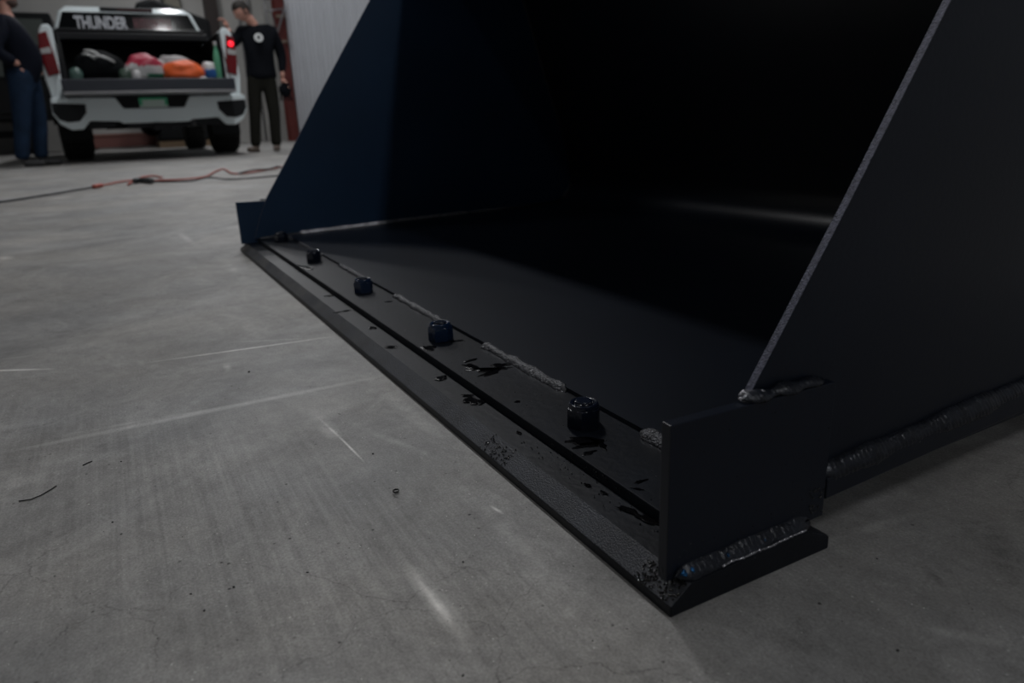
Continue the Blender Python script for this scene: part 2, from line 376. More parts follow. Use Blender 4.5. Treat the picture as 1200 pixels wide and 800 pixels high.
# side wear strips outside at the bottom
for s, a in ((1, -.0157), (-1, XF+.0157)):
    bm = bmesh.new(); prism(bm, [(.138, .0312), (.138, .0465), (.40, .0570), (.80, .060), (.80, .046), (.386, .0405)], 0, a, a+s*.0075)
    bobj('side_wear_strip', bm, paint, bevel=.001)
# weld beads
def weld(name, p0, p1, r, m, up=(0, 0, 1), lobes=None, irr=.25, flat=.75, seed=0, label=None, parent=bk, add=OFF, wander=0.0):
    p0, p1, up = Vector(p0), Vector(p1), Vector(up).normalized(); d = (p1-p0); ln = d.length; d.normalize()
    s = d.cross(up).normalized(); up = s.cross(d)
    n = max(12, int(ln/(r*.14))); n = min(n, 620); bm = bmesh.new(); rings = []; K = 9
    lob = r*.5
    for i in range(n+1):
        t = i/n; x = t*ln
        ph = (x/lob) % 1.0
        rad = r*(.92+.07*(1-abs(2*ph-1)**2) + irr*noise.noise(Vector((x/r*.35, seed*3.1, 0))))
        e = min(1, x/(r*1.1), (ln-x)/(r*1.1)); rad *= max(.08, math.sqrt(max(0, e)))
        c = p0+d*x+s*wander*noise.noise(Vector((x*60, seed, 5)))
        ring = []
        for k in range(K+1):
            a = pi*k/K
            lag = d*(-sin(a)*r*.55)
            jit = 1+.10*noise.noise(Vector((x/r*1.5, k*.9, seed)))
            ring.append(bm.verts.new(c+s*cos(a)*rad*jit+up*sin(a)*rad*flat*jit+lag+add))
        rings.append(ring)
    for i in range(n):
        for k in range(K): bm.faces.new([rings[i][k], rings[i][k+1], rings[i+1][k+1], rings[i+1][k]])
    for i in range(n): bm.faces.new([rings[i][K], rings[i][0], rings[i+1][0], rings[i+1][K]])
    o = obj(name, bm, m, parent, smooth=True)
    if label: o['label'] = label
    return o
# stitch welds along the front edge of the shell sheet
for i, (a, b, r) in enumerate(((-1.545, -1.475, .0040), (-1.40, -1.20, .0038), (-1.07, -.885, .0042), (-.765, -.560, .0046), (-.455, -.278, .0052), (-.160, -.0225, .0064))):
    weld('weld_bead', (a, .1075, .0285), (b, .1068, .0280), r*1.2, stitch, up=(0, -.55, .9), seed=i, irr=.40, flat=.62, wander=.0018)
# shell to side plates, inside
sw = [(.115, .0305), (.25, .0335), (.385, .0365)]
weld('weld_bead', (XF+.0235, .045, .0285), (XF+.0235, .145, .0308), .0042, weldm, up=(.8, 0, .8), seed=11)
weld('weld_bead', (XF+.0240, .140, .0322), (XF+.0240, .60, .0395), .0062, weldbare, up=(.8, 0, .8), seed=12, label='bright bare weld bead along the far side plate')
weld('weld_bead', (-.0235, .12, .032), (-.0235, .60, .0395), .0050, weldm, up=(-.8, 0, .8), seed=13)
# far side plate to the back sheet
bp = [(.60, .0395), (.86, .043)]+[(cx0+(rr-.002)*cos(radians(a)), cz0+(rr-.002)*sin(radians(a))) for a in range(-80, 8, 8)]+[(.923, .20), (.865, .37), (.813, .53), (.755, .695)]
for sgn, X in ((1, XF+.0230), (-1, -.0230)):
    bm = bmesh.new(); tube(bm, [Vector((X, *q))+OFF for q in bp], .0032, 8, rf=lambda i: .0032*(1+.15*sin(i*2.3))); obj('weld_bead', bm, weldm, bk, smooth=True)
# outside: end plate to cutting edge (with heat tint), end plate to side plate, strip to side plate
weld('weld_bead', (-.0068, .012, .0206), (-.0068, .122, .0222), .0078, weldm, up=(.7, 0, .7), seed=20, irr=.30, flat=.50, wander=.001)
weld('weld_highlight', (-.0008, .040, .0195), (-.0008, .113, .0207), .0007, weldbare, up=(.7, 0, .7), seed=21, irr=.9, flat=.8, wander=.0018, label='thin bright line added as a highlight along the toe of the weld')  # specular highlight along the weld's lower edge, built as a bright bead
for y, r in ((.0145, .0042), (.0205, .0030), (.049, .0034), (.0795, .0024)):
    weld('weld_crater', (-.0048, y-.0026, .0224), (-.0048, y+.0026, .0226), r*.8, weldblue, up=(.7, 0, .7), seed=int(y*900), label='blue heat-tinted weld crater')
weld('weld_bead', (-.0120, .062, .1178), (-.0120, .130, .1168), .0052, weldm, up=(.3, 0, 1), seed=22, irr=.7, flat=.7, label='lumpy glossy weld on top of the near end plate')
weld('weld_bead', (-.0165, .063, .1190), (-.0110, .080, .1190), .0027, weldbare, up=(.2, 0, 1), seed=23, irr=.8, flat=.9)
weld('weld_bead', (-.0150, .061, .118), (-.0110, .062, .118), .0026, weldbare, up=(0, -.3, 1), seed=24, irr=.8)
weld('weld_bead', (-.0140, .1385, .0475), (-.0140, .40, .0598), .0080, weldm, up=(.8, 0, .6), seed=25)
weld('weld_bead', (-.0140, .40, .0598), (-.0140, .80, .0625), .0080, weldm, up=(.8, 0, .6), seed=26)
weld('weld_bead', (-.0120, .0045, .0185), (-.0120, .0045, .0300), .0026, weldm, up=(0, -1, 0), seed=27)
weld('weld_bead', (XF+.0075, .012, .0206), (XF+.0075, .122, .0222), .0065, weldm, up=(-.7, 0, .7), seed=28)
weld('weld_bead', (XF+.0175, .035, .032), (XF+.0175, .073, .1190), .0020, weldm, up=(0, -1, .3), seed=29)
weld('weld_bead', (XF+.0120, .06, .1178), (XF+.0120, .12, .1172), .0045, weldm, up=(0, 0, 1), seed=30)
# nuts
def nut_mesh():
    bm = bmesh.new(); R_ = .0151; AF = R_*cos(pi/6); n = 36
    def hexr(a, R):
        a = (a % (pi/3))-pi/6; return R*cos(pi/6)/cos(a)
    rows = [(0, 'h', .0148), (.0012, 'h', R_), (.0150, 'h', R_), (.0168, 'm', .0144), (.0174, 'c', .0130), (.0186, 'c', .0131), (.0208, 'c', .0124), (.0216, 'c', .0114), (.0212, 'c', .0098), (.0196, 'c', .0084)]
    rings = []
    for z, t, R in rows:
        ring = []
        for k in range(n):
            a = 2*pi*k/n+pi/6*0
            r = hexr(a, R) if t == 'h' else (min(hexr(a, R_), R) if t == 'm' else R)
            ring.append(bm.verts.new((r*cos(a), r*sin(a), z)))
        rings.append(ring)
    for i in range(len(rings)-1):
        for k in range(n): bm.faces.new([rings[i][k], rings[i][(k+1) % n], rings[i+1][(k+1) % n], rings[i+1][k]])
    bm.faces.new(rings[0][::-1]); bm.faces.new(rings[-1]); return bm
def bolt_mesh():
    bm = bmesh.new(); prof = [(.0079, .012)]
    z = .0185
    while z < .0218: prof += [(.0079, z), (.0073, z+.0006)]; z += .0012
    prof += [(.0074, .0226), (.0064, .0232)]
    lathe(bm, prof, 20); return bm
NUTS = [(-.2045, .0780, 12), (-.5113, .0765, 3), (-.8252, .0780, 20), (-1.150, .0795, 31), (-1.4650, .0800, 8)]
n0 = None
for i, (x, y, rz) in enumerate(NUTS):
    if n0 is None:
        n0 = obj('nut', nut_mesh(), nutm, bk, autos=25); nb = n0.data.copy(); nb.materials[0] = nut_reflect; b0 = obj('bolt_end', bolt_mesh(), nutm, n0, autos=30); o = n0
    else:
        o = link(n0.copy(), bk); c = link(b0.copy(), o)
        if i in (1, 2): o.data = nb; o['label'] = 'nut tinted blue for a reflection'
    o.location = Vector((x, y, .0271))+OFF; o.rotation_euler.z = radians(rz+8)
# wet paint puddles and drops
def blob(bm, c, u, w, rx, ry, h, seed, n=22, rough=.5):
    c, u, w = Vector(c), Vector(u), Vector(w); nn = u.cross(w)
    ring = []; inner = []
    for k in range(n):
        a = 2*pi*k/n; q = 1+rough*noise.noise(Vector((cos(a)*1.6, sin(a)*1.6, seed*1.7)))+.25*rough*noise.noise(Vector((cos(a)*5, sin(a)*5, seed)))
        ring.append(bm.verts.new(c+u*cos(a)*rx*q+w*sin(a)*ry*q)); inner.append(bm.verts.new(c+u*cos(a)*rx*q*.8+w*sin(a)*ry*q*.8+nn*h))
    for k in range(n): bm.faces.new([ring[k], ring[(k+1) % n], inner[(k+1) % n], inner[k]])
    bm.faces.new(inner)
EX, EY, EZ = Vector((1, 0, 0)), Vector((0, 1, 0)), Vector((0, 0, 1))
bm = bmesh.new()
def stroke(z, u0, v0, u1, v1, wpx, sd, rough=.8):
    p, q = on(u0, v0, 2, z), on(u1, v1, 2, z); c = (p+q)/2; d = q-p; a = d.normalized(); w = Vector((-a.y, a.x, 0))
    k = (c-CAM).length/FPX; foresh = 1/max(.3, abs((c-CAM).normalized().z)) if abs(u1-u0) > abs(v1-v0) else 1
    blob(bm, (c.x, c.y, z+.0001), a, w, d.length/2, wpx*.36*k*foresh, .0003, sd, rough=rough)
ZL, ZC = .0273, .0191
for i, a in enumerate(((ZL, 543, 434, 598, 431, 5), (ZL, 541, 425, 560, 420, 3), (ZL, 543, 426, 562, 433, 5), (ZL, 563, 441, 588, 431, 6), (ZL, 575, 430, 598, 426, 6), (ZL, 556, 433, 585, 434, 8),
        (ZL, 664, 515, 706, 518, 14), (ZL, 672, 523, 703, 519, 8), (ZL, 682, 533, 698, 528, 5), (ZL, 693, 514, 712, 526, 6), (ZL, 494, 405, 509, 410, 5), (ZL, 514, 402, 546, 398, 3), (ZL, 602, 470, 609, 471, 3),
        (ZL, 744, 566, 758, 562, 4), (ZL, 740, 572, 754, 574, 3), (ZL, 390, 367, 402, 365, 2), (ZL, 350, 311, 366, 315, 4), (ZL, 452, 353, 457, 354, 3),
        (ZC, 510, 444, 521, 441, 7), (ZC, 546, 467, 562, 472, 9), (ZC, 540, 462, 556, 464, 3), (ZC, 558, 474, 571, 467, 5), (ZC, 725, 593, 750, 604, 7), (ZC, 744, 602, 776, 616, 8), (ZC, 704, 575, 712, 579, 3), (ZC, 684, 566, 694, 570, 3),
        (ZC, 452, 406, 466, 406, 3), (ZC, 378, 347, 392, 346, 2), (ZC, 398, 365, 412, 363, 2), (ZC, 605, 505, 611, 508, 3), (ZC, 434, 383, 441, 385, 3))):
    stroke(*a, i+1)
o = obj('wet_paint_puddles', bm, wet, bk); o['kind'] = 'stuff'; o.location = OFF
# drops
bm = bmesh.new(); rnd = random.Random(3)
def drop(c, nrm_, r):
    q = Vector(nrm_).normalized().to_track_quat('Z', 'Y'); rings = []
    for j, (rr_, h) in enumerate(((1, 0), (.86, .5), (.5, .85))):
        rings.append([bm.verts.new(Vector(c)+q @ Vector((rr_*r*cos(2*pi*k/7), rr_*r*sin(2*pi*k/7), h*r))) for k in range(7)])
    for i in range(2):
        for k in range(7): bm.faces.new([rings[i][k], rings[i][(k+1) % 7], rings[i+1][(k+1) % 7], rings[i+1][k]])
    bm.faces.new(rings[2])
bn = Vector((0, -.0106, .0150)).normalized()
def bev(x, t): return Vector((x, .0150*t, .0072+.0106*t))+bn*.0001
for _ in range(150): drop(bev(rnd.uniform(-.035, -.001), rnd.random()*.95), bn, rnd.uniform(.0004, .0011))
for cxm, sp in ((-.245, .010), (-.232, .010), (-.222, .009), (-.212, .007)):
    for _ in range(26): drop(bev(rnd.gauss(cxm, .003), min(.97, max(.05, rnd.gauss(.5, .25)))), bn, rnd.uniform(.0004, .0009))
for _ in range(60): drop((rnd.uniform(-.22, -.02), rnd.uniform(.022, .0395), .0186), EZ, rnd.uniform(.0003, .0007))
for _ in range(70): drop((rnd.uniform(-.20, -.018), rnd.gauss(.041, .0015) if False else .0405, rnd.uniform(.0195, .0265)), (0, -1, .1), rnd.uniform(.0003, .0008))
for _ in range(120): drop((rnd.uniform(-.6, -.02), rnd.uniform(.043, .104), .0273), EZ, rnd.uniform(.0002, .0006))
for _ in range(60): drop((-.008, rnd.uniform(.01, .134), rnd.choice((rnd.uniform(.026, .04), rnd.uniform(.026, .11)))), (1, 0, 0), rnd.uniform(.0002, .0006))
for _ in range(30): drop((-.008, rnd.uniform(.12, .135), rnd.uniform(.024, .045)), (1, 0, 0), rnd.uniform(.0004, .0010))
o = obj('wet_paint_drops', bm, dropm, bk, smooth=True); o['kind'] = 'stuff'; o.location = OFF

# ------------------------------------------------------------------ litter on the floor
t = on(462, 576, 2, 0); bm = bmesh.new()
pts = [(t.x+.0035*cos(a)*(1-.12*a)+.001*a, t.y+.0035*sin(a)*(1-.1*a), .0012+.0003*a) for a in [k*.35 for k in range(22)]]
tube(bm, pts, .0007, 6); props(obj('metal_shaving', bm, mat('shaving', (.03, .03, .03), .25, metal=.6), smooth=True), 'small curled dark metal shaving alone in the middle of the floor', 'shaving')
bm = bmesh.new(); pp = [on(u, v, 2, .0008) for u, v in ((22, 587), (36, 585), (48, 580), (60, 573), (66, 569))]
tube(bm, pp, .0005, 6); props(obj('wire_offcut', bm, mat('wire', (.012, .012, .012), .4), smooth=True), 'thin bent black wire offcut at the left edge of the floor', 'wire')
bm = bmesh.new(); tube(bm, [on(u, v, 2, .0006) for u, v in ((97, 545), (103, 542), (108, 540))], .0005, 6)
props(obj('wire_offcut', bm, bpy.data.materials['wire'], smooth=True), 'tiny black wire snippet above the long wire offcut', 'wire')
def pebble(u, v, r, m, seed):
    p = on(u, v, 2, 0); bm = bmesh.new(); bmesh.ops.create_icosphere(bm, subdivisions=1, radius=r)
    for q in bm.verts: q.co = Vector((q.co.x*(1+.4*noise.noise(q.co*900+Vector((seed, 0, 0)))), q.co.y, q.co.z*.6))+Vector((p.x, p.y, r*.5))
    return obj('chip', bm, m)
wc = mat('white_chip', (.75, .75, .72), .6); dc = mat('dark_chip', (.02, .02, .02), .5)
props(pebble(78, 662, .0008, wc, 1), 'small white chip on the floor at lower left', 'chip')
props(pebble(245, 662, .0008, wc, 2), 'small white chip on the floor, right of the lower left one', 'chip')
props(pebble(132, 612, .0009, dc, 3), 'small dark chip on the floor between the wire and the white chips', 'chip')
props(pebble(274, 688, .0009, dc, 4), 'small dark chip on the floor beneath the right white chip', 'chip')
props(pebble(292, 436, .0016, dc, 5), 'dark chip on the floor under the long white scratch', 'chip')
props(pebble(437, 532, .0011, dc, 6), 'dark chip on the floor right of the short white scratch', 'chip')
props(pebble(142, 541, .0009, dc, 7), 'small dark chip right of the tiny wire snippet', 'chip')
bm = bmesh.new(); rnd = random.Random(9)
for _ in range(420):
    u, v = rnd.uniform(0, 1200), rnd.uniform(330, 800); p = on(u, v, 2, 0)
    if -.001 < p.y and p.x < .002: continue
    r = rnd.uniform(.00015, .0004)*(1+(rnd.random() < .12)*1.2)
    mtx = Matrix.Translation((p.x, p.y, r*.4)) @ Matrix.Rotation(rnd.random()*6, 4, 'Z') @ Matrix.Diagonal((1.5, 1, .6, 1))
    g = bmesh.ops.create_icosphere(bm, subdivisions=1, radius=r, matrix=mtx); mi = 0 if rnd.random() < .6 else 1
    for vv in g['verts']:
        for f in vv.link_faces: f.material_index = mi
props(obj('floor_grit', bm, [dc, wc]), 'fine dark and pale grit scattered over the concrete', 'grit', kind='stuff')

# ------------------------------------------------------------------ extension cords
orange = mat('orange_cord', (.42, .09, .065), .5); blackc = mat('black_cord', (.025, .027, .03), .5)
def cord(pix, z=.009, r=.006):
    P = [on(u, v, 2, z) for u, v in pix]; out = []
    for i in range(len(P)-1):
        a, b, c, d = P[max(i-1, 0)], P[i], P[i+1], P[min(i+2, len(P)-1)]
        for s in range(6):
            t_ = s/6; out.append(.5*((2*b)+(c-a)*t_+(2*a-5*b+4*c-d)*t_*t_+(3*b-a-3*c+d)*t_**3))
    out.append(P[-1]); bm = bmesh.new(); tube(bm, out, r, 8); return bm
c1 = empty('extension_cord', on(110, 218, 2, 0)); props(c1, 'orange extension cord lying loosely across the floor behind the bucket', 'cord')
def wob(bm, parent, name, m, label=None):
    for v in bm.verts: v.co -= parent.location
    o = obj(name, bm, m, parent, smooth=True)
    if label: o['label'] = label
    return o
wob(cord([(112, 218), (125, 216), (140, 213), (158, 211), (172, 212), (190, 211), (215, 210), (240, 207), (252, 201), (262, 198), (272, 203), (285, 203), (300, 201), (318, 198), (330, 195)], r=.0055), c1, 'cable', orange)
wob(cord([(150, 216), (165, 208), (180, 206), (190, 208)], r=.006), c1, 'cable_loop', orange)
bm = cord([(158, 212), (164, 211), (172, 211.5), (178, 212)], r=.016, z=.018); wob(bm, c1, 'plug', blackc, 'black plug joined to the orange cable')
bm = cord([(110, 218.5), (119, 217)], r=.012, z=.013); wob(bm, c1, 'socket', orange)
c2 = empty('extension_cord', on(30, 232, 2, 0)); props(c2, 'black power cord running out of frame at left from the orange cord', 'cord')
wob(cord([(-60, 243), (-20, 239), (0, 236.5), (25, 233), (50, 229), (70, 226), (85, 223), (100, 221), (111, 218.5)], r=.0055), c2, 'cable', blackc)
c3 = empty('extension_cord', on(270, 206, 2, 0)); props(c3, 'black cord with a loop lying against the orange cord near the bucket', 'cord')
wob(cord([(176, 213), (195, 213), (225, 212), (245, 208), (265, 210), (290, 209), (312, 207), (328, 205), (334, 200), (326, 195), (314, 198), (296, 199), (280, 203)], r=.005, z=.02), c3, 'cable', blackc)

# ------------------------------------------------------------------ pickup truck (local x right, y forward, z up)
tk = empty('pickup_truck', (-8.95, .29, 0), radians(-179.6-90)); tk.scale = (.92,)*3; props(tk, 'white pickup truck seen from behind with lowered tailgate and loaded bed', 'truck')
def T(name, bm, m, parent=None, **k): return obj(name, bm, m, parent or tk, **k)
# bed sides with rounded rail, inner liner
for s in (-1, 1):
    out = [(.90, .66), (1.035, .68), (1.065, .95), (1.055, 1.25), (1.03, 1.46), (.995, 1.52), (.93, 1.53), (.895, 1.49), (.895, .9)]
    bm = bmesh.new(); prism(bm, [(s*a, b) for a, b in out], 1, .16, 1.98); T('bed_side', bm, white_p, bevel=.02, seg=3, autos=50)
    bm = bmesh.new(); prism(bm, [(s*.888, .88), (s*.888, 1.47), (s*.86, 1.47), (s*.86, .88)], 1, .22, 1.96); T('bed_liner_wall', bm, liner)
    # wheel arch flare
    bm = bmesh.new(); pts = []
    for k in range(13): a = pi*k/12; pts.append((1.15+.56*cos(a), .45+.50*sin(a)))
    for k in range(12, -1, -1): a = pi*k/12; pts.append((1.15+.50*cos(a), .45+.44*sin(a)))
    A = [bm.verts.new((s*1.0, *q)) for q in pts]; B = [bm.verts.new((s*1.09, *q)) for q in pts]; n = len(pts)
    for i in range(n): bm.faces.new([A[i], A[(i+1) % n], B[(i+1) % n], B[i]])
    for i in range(12):
        j = n-1-i; bm.faces.new([A[i], A[i+1], A[j-1], A[j]]); bm.faces.new([B[i], B[i+1], B[j-1], B[j]])
    T('wheel_flare', bm, blackpl)
    # tail light
    tl = [(.905, 1.00), (1.025, .97), (1.05, 1.12), (1.055, 1.27), (1.045, 1.42), (.955, 1.45), (.935, 1.28), (.915, 1.14)]
    bm = bmesh.new(); prism(bm, [(s*a, b) for a, b in tl], 1, .135, .30); t = T('tail_light', bm, redl, bevel=.012, seg=2)
    bm = bmesh.new(); prism(bm, [(s*a, b) for a, b in ((.945, 1.22), (1.045, 1.21), (1.05, 1.26), (.95, 1.285))], 1, .128, .16)
    T('reverse_lens', bm, clearl, t)
    if s > 0:
        bm = bmesh.new(); bmesh.ops.create_uvsphere(bm, u_segments=16, v_segments=8, radius=.035, matrix=Matrix.Translation((1.0, .128, 1.34)) @ Matrix.Diagonal((1, .35, 1, 1))); o = T('brake_bulb', bm, redlit, t, smooth=True); o['label'] = 'lit red brake lamp'
    bm = bmesh.new(); lathe(bm, [(.30, -.16), (.40, -.165), (.425, -.12), (.43, 0), (.425, .12), (.40, .165), (.30, .16)], 32, axis=0)
    for yy, nm in ((1.15, 0), (4.85, 1)):
        if yy == 1.15 and s == -1:
            w0 = obj('wheel', bm.copy(), rubber, tk, autos=40); wm = w0.data
            bb = bmesh.new(); lathe(bb, [(.29, -.10), (.30, -.165), (.27, -.165), (.25, -.08), (.09, -.06), (.08, -.15), (.05, -.155)], 24, axis=0); r0 = obj('rim', bb, chrome, w0, autos=40); rm = r0.data
            w = w0; r_ = r0
            tb = bmesh.new()
            for k in range(36):
                a = 2*pi*k/36
                for q in (-1, 1):
                    g = bmesh.ops.create_cube(tb, size=1, matrix=Matrix.Rotation(a, 4, 'X') @ Matrix.Translation((q*.07+(.015 if k % 2 else -.015), 0, .432)) @ Matrix.Diagonal((.12, .045, .02, 1)))
            td = obj('tread', tb, rubber, w0); td['kind'] = 'stuff'; tm = td.data
        else:
            w = link(bpy.data.objects.new('wheel', wm), tk); r_ = link(bpy.data.objects.new('rim', rm), w); r_.rotation_euler.z = pi if s > 0 else 0
            q = link(bpy.data.objects.new('tread', tm), w); q['kind'] = 'stuff'
        w.location = (s*.90, yy, .452)
        if s < 0: r_.rotation_euler.z = 0
    bm.free()
    bm = bmesh.new(); box(bm, s*.70, s*1.05, 1.62-.02-.95, 1.62-.95, .26, .62); T('mud_flap', bm, blackpl)
T('bed_floor', BX(-.895, .895, .14, 1.97, .84, .895), liner)
T('bed_front_wall', BX(-.895, .895, 1.93, 1.99, .84, 1.52), liner)
bm = bmesh.new()
for k in range(7): box(bm, -.86+k*.255, -.74+k*.255, .16, 1.9, .895, .905)
o = T('bed_ribs', bm, liner); o['kind'] = 'stuff'
bm = bmesh.new(); box(bm, -.93, .93, 1.50, 1.90, 1.50, 1.60); box(bm, -.90, .90, 1.54, 1.90, 1.61, 1.65); T('folded_bed_cover', bm, blackpl, bevel=.02)
# tailgate
bm = bmesh.new(); n = 14; pf = [(-.90+1.8*i/n, -.43-.05*(1-((i-n/2)/(n/2))**2)) for i in range(n+1)]
prism(bm, pf+[(.90, .13), (-.90, .13)], 2, .775, .905); tg = T('tailgate', bm, tgm, bevel=.012)
bm = bmesh.new(); prism(bm, [(a, b-.015) for a, b in pf]+[(.90, .10), (-.90, .10)], 2, .742, .775)
o = T('tailgate_skin', bm, mat('tailgate_grey', (.20, .20, .21), .35), tg, bevel=.008); o['label'] = 'grey outer skin under the tailgate'
for s in (-1, 1):
    bm = bmesh.new(); tube(bm, [(s*.885, .17, 1.32), (s*.89, -.20, .90)], .007, 6); T('tailgate_cable', bm, blackpl, smooth=True)
# bumper
bo = [(-1.05, .73), (-.40, .725), (-.33, .60), (.33, .60), (.40, .725), (1.05, .73), (1.06, .56), (1.00, .44), (.90, .375), (.78, .38), (.70, .47), (.40, .455), (.36, .43), (-.36, .43), (-.40, .455), (-.70, .47), (-.78, .38), (-.90, .375), (-1.00, .44), (-1.06, .56)]
bm = bmesh.new(); prism(bm, bo, 1, -.06, .16); bp_ = T('bumper', bm, white_p, bevel=.015, seg=2)
bm = bmesh.new(); prism(bm, [(-.42, .735), (.42, .735), (.35, .59), (-.35, .59)], 1, -.02, .14); T('plate_recess', bm, blackpl, bp_)
for s in (-1, 1):
    bm = bmesh.new(); prism(bm, [(s*a, b) for a, b in ((.71, .655), (1.045, .675), (1.05, .58), (1.0, .49), (.92, .46), (.80, .47), (.72, .56))], 1, -.072, .1); T('corner_step', bm, blackpl, bp_, bevel=.01)
    bm = bmesh.new(); box(bm, s*.44, s*.74, -.03, .14, .38, .46); T('lower_valance', bm, blackpl, bp_, bevel=.01)
bm = bmesh.new(); prism(bm, [(-.36, .45), (.36, .45), (.32, .37), (-.32, .37)], 1, -.03, .1); T('hitch_cover', bm, blackpl, bp_)
# licence plate
lp = T('licence_plate', BX(-.155, .155, -.035, -.022, .605, .715), mat('plate_pale', (.60, .72, .66), .4))
T('plate_border', BX(-.155, .155, -.0365, -.035, .690, .715), mat('plate_green', (.08, .50, .26), .4), lp)
for q in (-1, 1): T('plate_border', BX(min(q*.155, q*.12), max(q*.155, q*.12), -.0365, -.035, .63, .690), bpy.data.materials['plate_green'], lp)
def text(body, size, m, parent, loc, rot, name='lettering', off=.0, ext=.002, sx=1):
    cu = bpy.data.curves.new(name, 'FONT'); cu.body = body; cu.size = size; cu.extrude = ext; cu.offset = off; cu.align_x = 'LEFT'
    cu.resolution_u = 3
    t_ = bpy.data.objects.new('tmp', cu); C.objects.link(t_); bpy.context.view_layer.update()
    me = bpy.data.meshes.new_from_object(t_.evaluated_get(bpy.context.evaluated_depsgraph_get())); bpy.data.objects.remove(t_)
    me.materials.clear(); me.materials.append(m)
    o = link(bpy.data.objects.new(name, me), parent); o.location = loc; o.rotation_euler = rot; o.scale = (sx, 1, 1); return o
# underbody
bm = bmesh.new(); box(bm, -.5, .5, .2, 5.0, .40, .60); box(bm, -.62, .62, .15, .6, .44, .62); T('chassis_frame', bm, blackpl)
bm = bmesh.new(); tube(bm, [(-.8, 1.15, .44), (.8, 1.15, .44)], .055, 10); bmesh.ops.create_uvsphere(bm, u_segments=14, v_segments=8, radius=.15, matrix=Matrix.Translation((0, 1.15, .42))); T('rear_axle', bm, blackpl, smooth=True)
bm = bmesh.new(); tube(bm, [(.45, .05, .42), (.45, .9, .42), (.38, 2.5, .42)], .045, 10); T('exhaust_pipe', bm, galv, smooth=True)
T('hitch_receiver', BX(-.05, .05, -.10, .25, .34, .42), blackpl, bevel=.006)
# cab
bm = bmesh.new()
def ring(z, x, y0, y1): return [bm.verts.new(p) for p in ((-x, y0, z), (x, y0, z), (x, y1, z), (-x, y1, z))]
R = [ring(.60, 1.0, 2.03, 5.75), ring(1.0, 1.04, 2.02, 5.80), ring(1.42, 1.0, 2.02, 5.75)]
for i in range(2):
    for k in range(4): bm.faces.new([R[i][k], R[i][(k+1) % 4], R[i+1][(k+1) % 4], R[i+1][k]])
bm.faces.new(R[0][::-1]); bm.faces.new(R[2])
R = [ring(1.40, .985, 2.02, 4.45), ring(1.60, .96, 2.03, 4.15), ring(1.93, .83, 2.10, 3.45), ring(2.01, .74, 2.20, 3.25)]
for i in range(3):
    for k in range(4): bm.faces.new([R[i][k], R[i][(k+1) % 4], R[i+1][(k+1) % 4], R[i+1][k]])
bm.faces.new(R[0][::-1]); bm.faces.new(R[3])
T('cab_body', bm, white_p, bevel=.04, seg=3, autos=50)
bm = bmesh.new()
v = [bm.verts.new(p) for p in ((-.90, 2.012, 1.62), (.90, 2.012, 1.62), (.785, 2.075, 1.915), (-.785, 2.075, 1.915), (-.90, 2.05, 1.62), (.90, 2.05, 1.62), (.785, 2.12, 1.915), (-.785, 2.12, 1.915))]
for f in ((0,1,2,3),(4,7,6,5),(0,4,5,1),(1,5,6,2),(2,6,7,3),(3,7,4,0)): bm.faces.new([v[i] for i in f])
rw = T('rear_window', bm, glassd)
bm = bmesh.new(); box(bm, -.33, .33, 2.10, 2.18, 1.935, 1.99); t = T('roof_brake_light', bm, blackpl, bevel=.01); T('light_strip', BX(-.12, .31, 2.092, 2.10, 1.95, 1.972), mat('dark_red_lens', (.05, .008, .01), .3), t)
tilt = math.atan2(.063, .295)
text('THUNDER', .235, mat('white_decal', (.46, .48, .52), .5), rw, (-.66, 2.016, 1.70), (pi/2-tilt, 0, 0), off=.009, sx=.575)
dr = mat('dark_red_decal', (.085, .004, .012), .5)
for k in range(6):                                # unreadable red letters after the white word
    bm = bmesh.new(); x0 = .06+k*.082; box(bm, x0, x0+.022, 2.010, 2.030, 1.715, 1.85)
    box(bm, x0+.042, x0+.062, 2.010, 2.030, 1.715, 1.85); box(bm, x0+.022, x0+.042, 2.012, 2.030, [1.77, 1.83, 1.715][k % 3], [1.79, 1.85, 1.735][k % 3])
    for vv in bm.verts: vv.co.y += (vv.co.z-1.62)*.2135
    T('red_letter', bm, dr, rw)
for s in (-1, 1):
    bm = bmesh.new(); prism(bm, [(s*.990, 1.45), (s*.965, 1.60), (s*.845, 1.90), (s*.825, 1.90), (s*.94, 1.60), (s*.97, 1.45)], 1, 2.3, 3.3); T('side_window', bm, glassd)
    bm = bmesh.new(); box(bm, s*1.05, s*1.25, 3.9, 4.0, 1.42, 1.68); T('side_mirror', bm, blackpl, bevel=.02)

# ------------------------------------------------------------------ things in the truck bed (placed in the truck's frame)
MT = Matrix.Translation(tk.location) @ Matrix.Rotation(tk.rotation_euler.z, 4, 'Z') @ Matrix.Scale(.92, 4)
def lump(name, lx, ly, w, d, h, m, label, cat, seed, crump=.22, z0=.905, mats=None, picker=None, sub=4):
    bm = bmesh.new(); bmesh.ops.create_icosphere(bm, subdivisions=sub, radius=1)
    for q in bm.verts:
        p = q.co.copy(); k = 1+crump*noise.noise(p*1.6+Vector((seed, 0, 0)))+crump*.6*noise.ridged_multi_fractal(p*2.2+Vector((seed, 3, 0)), 1, 2, 3, 1, 2)*.3
        p = p*k; p.x = math.copysign(abs(p.x)**.8, p.x)*w/2; p.y = math.copysign(abs(p.y)**.8, p.y)*d/2; p.z = max(-.85, p.z)*h/2+h/2*.85
        q.co = p
    if picker:
        for f in bm.faces: f.material_index = picker(f.calc_center_median())
    o = obj(name, bm, mats or m, None, smooth=True); o.location = MT @ Vector((lx, ly, z0+.002)); o.rotation_euler.z = tk.rotation_euler.z
    props(o, label, cat); return o
dufm = mat('black_duffel', (.004, .005, .006), .8, spec=.1, bump=.4, bscale=40); refl = mat('reflective_strip', (.55, .56, .55), .3)
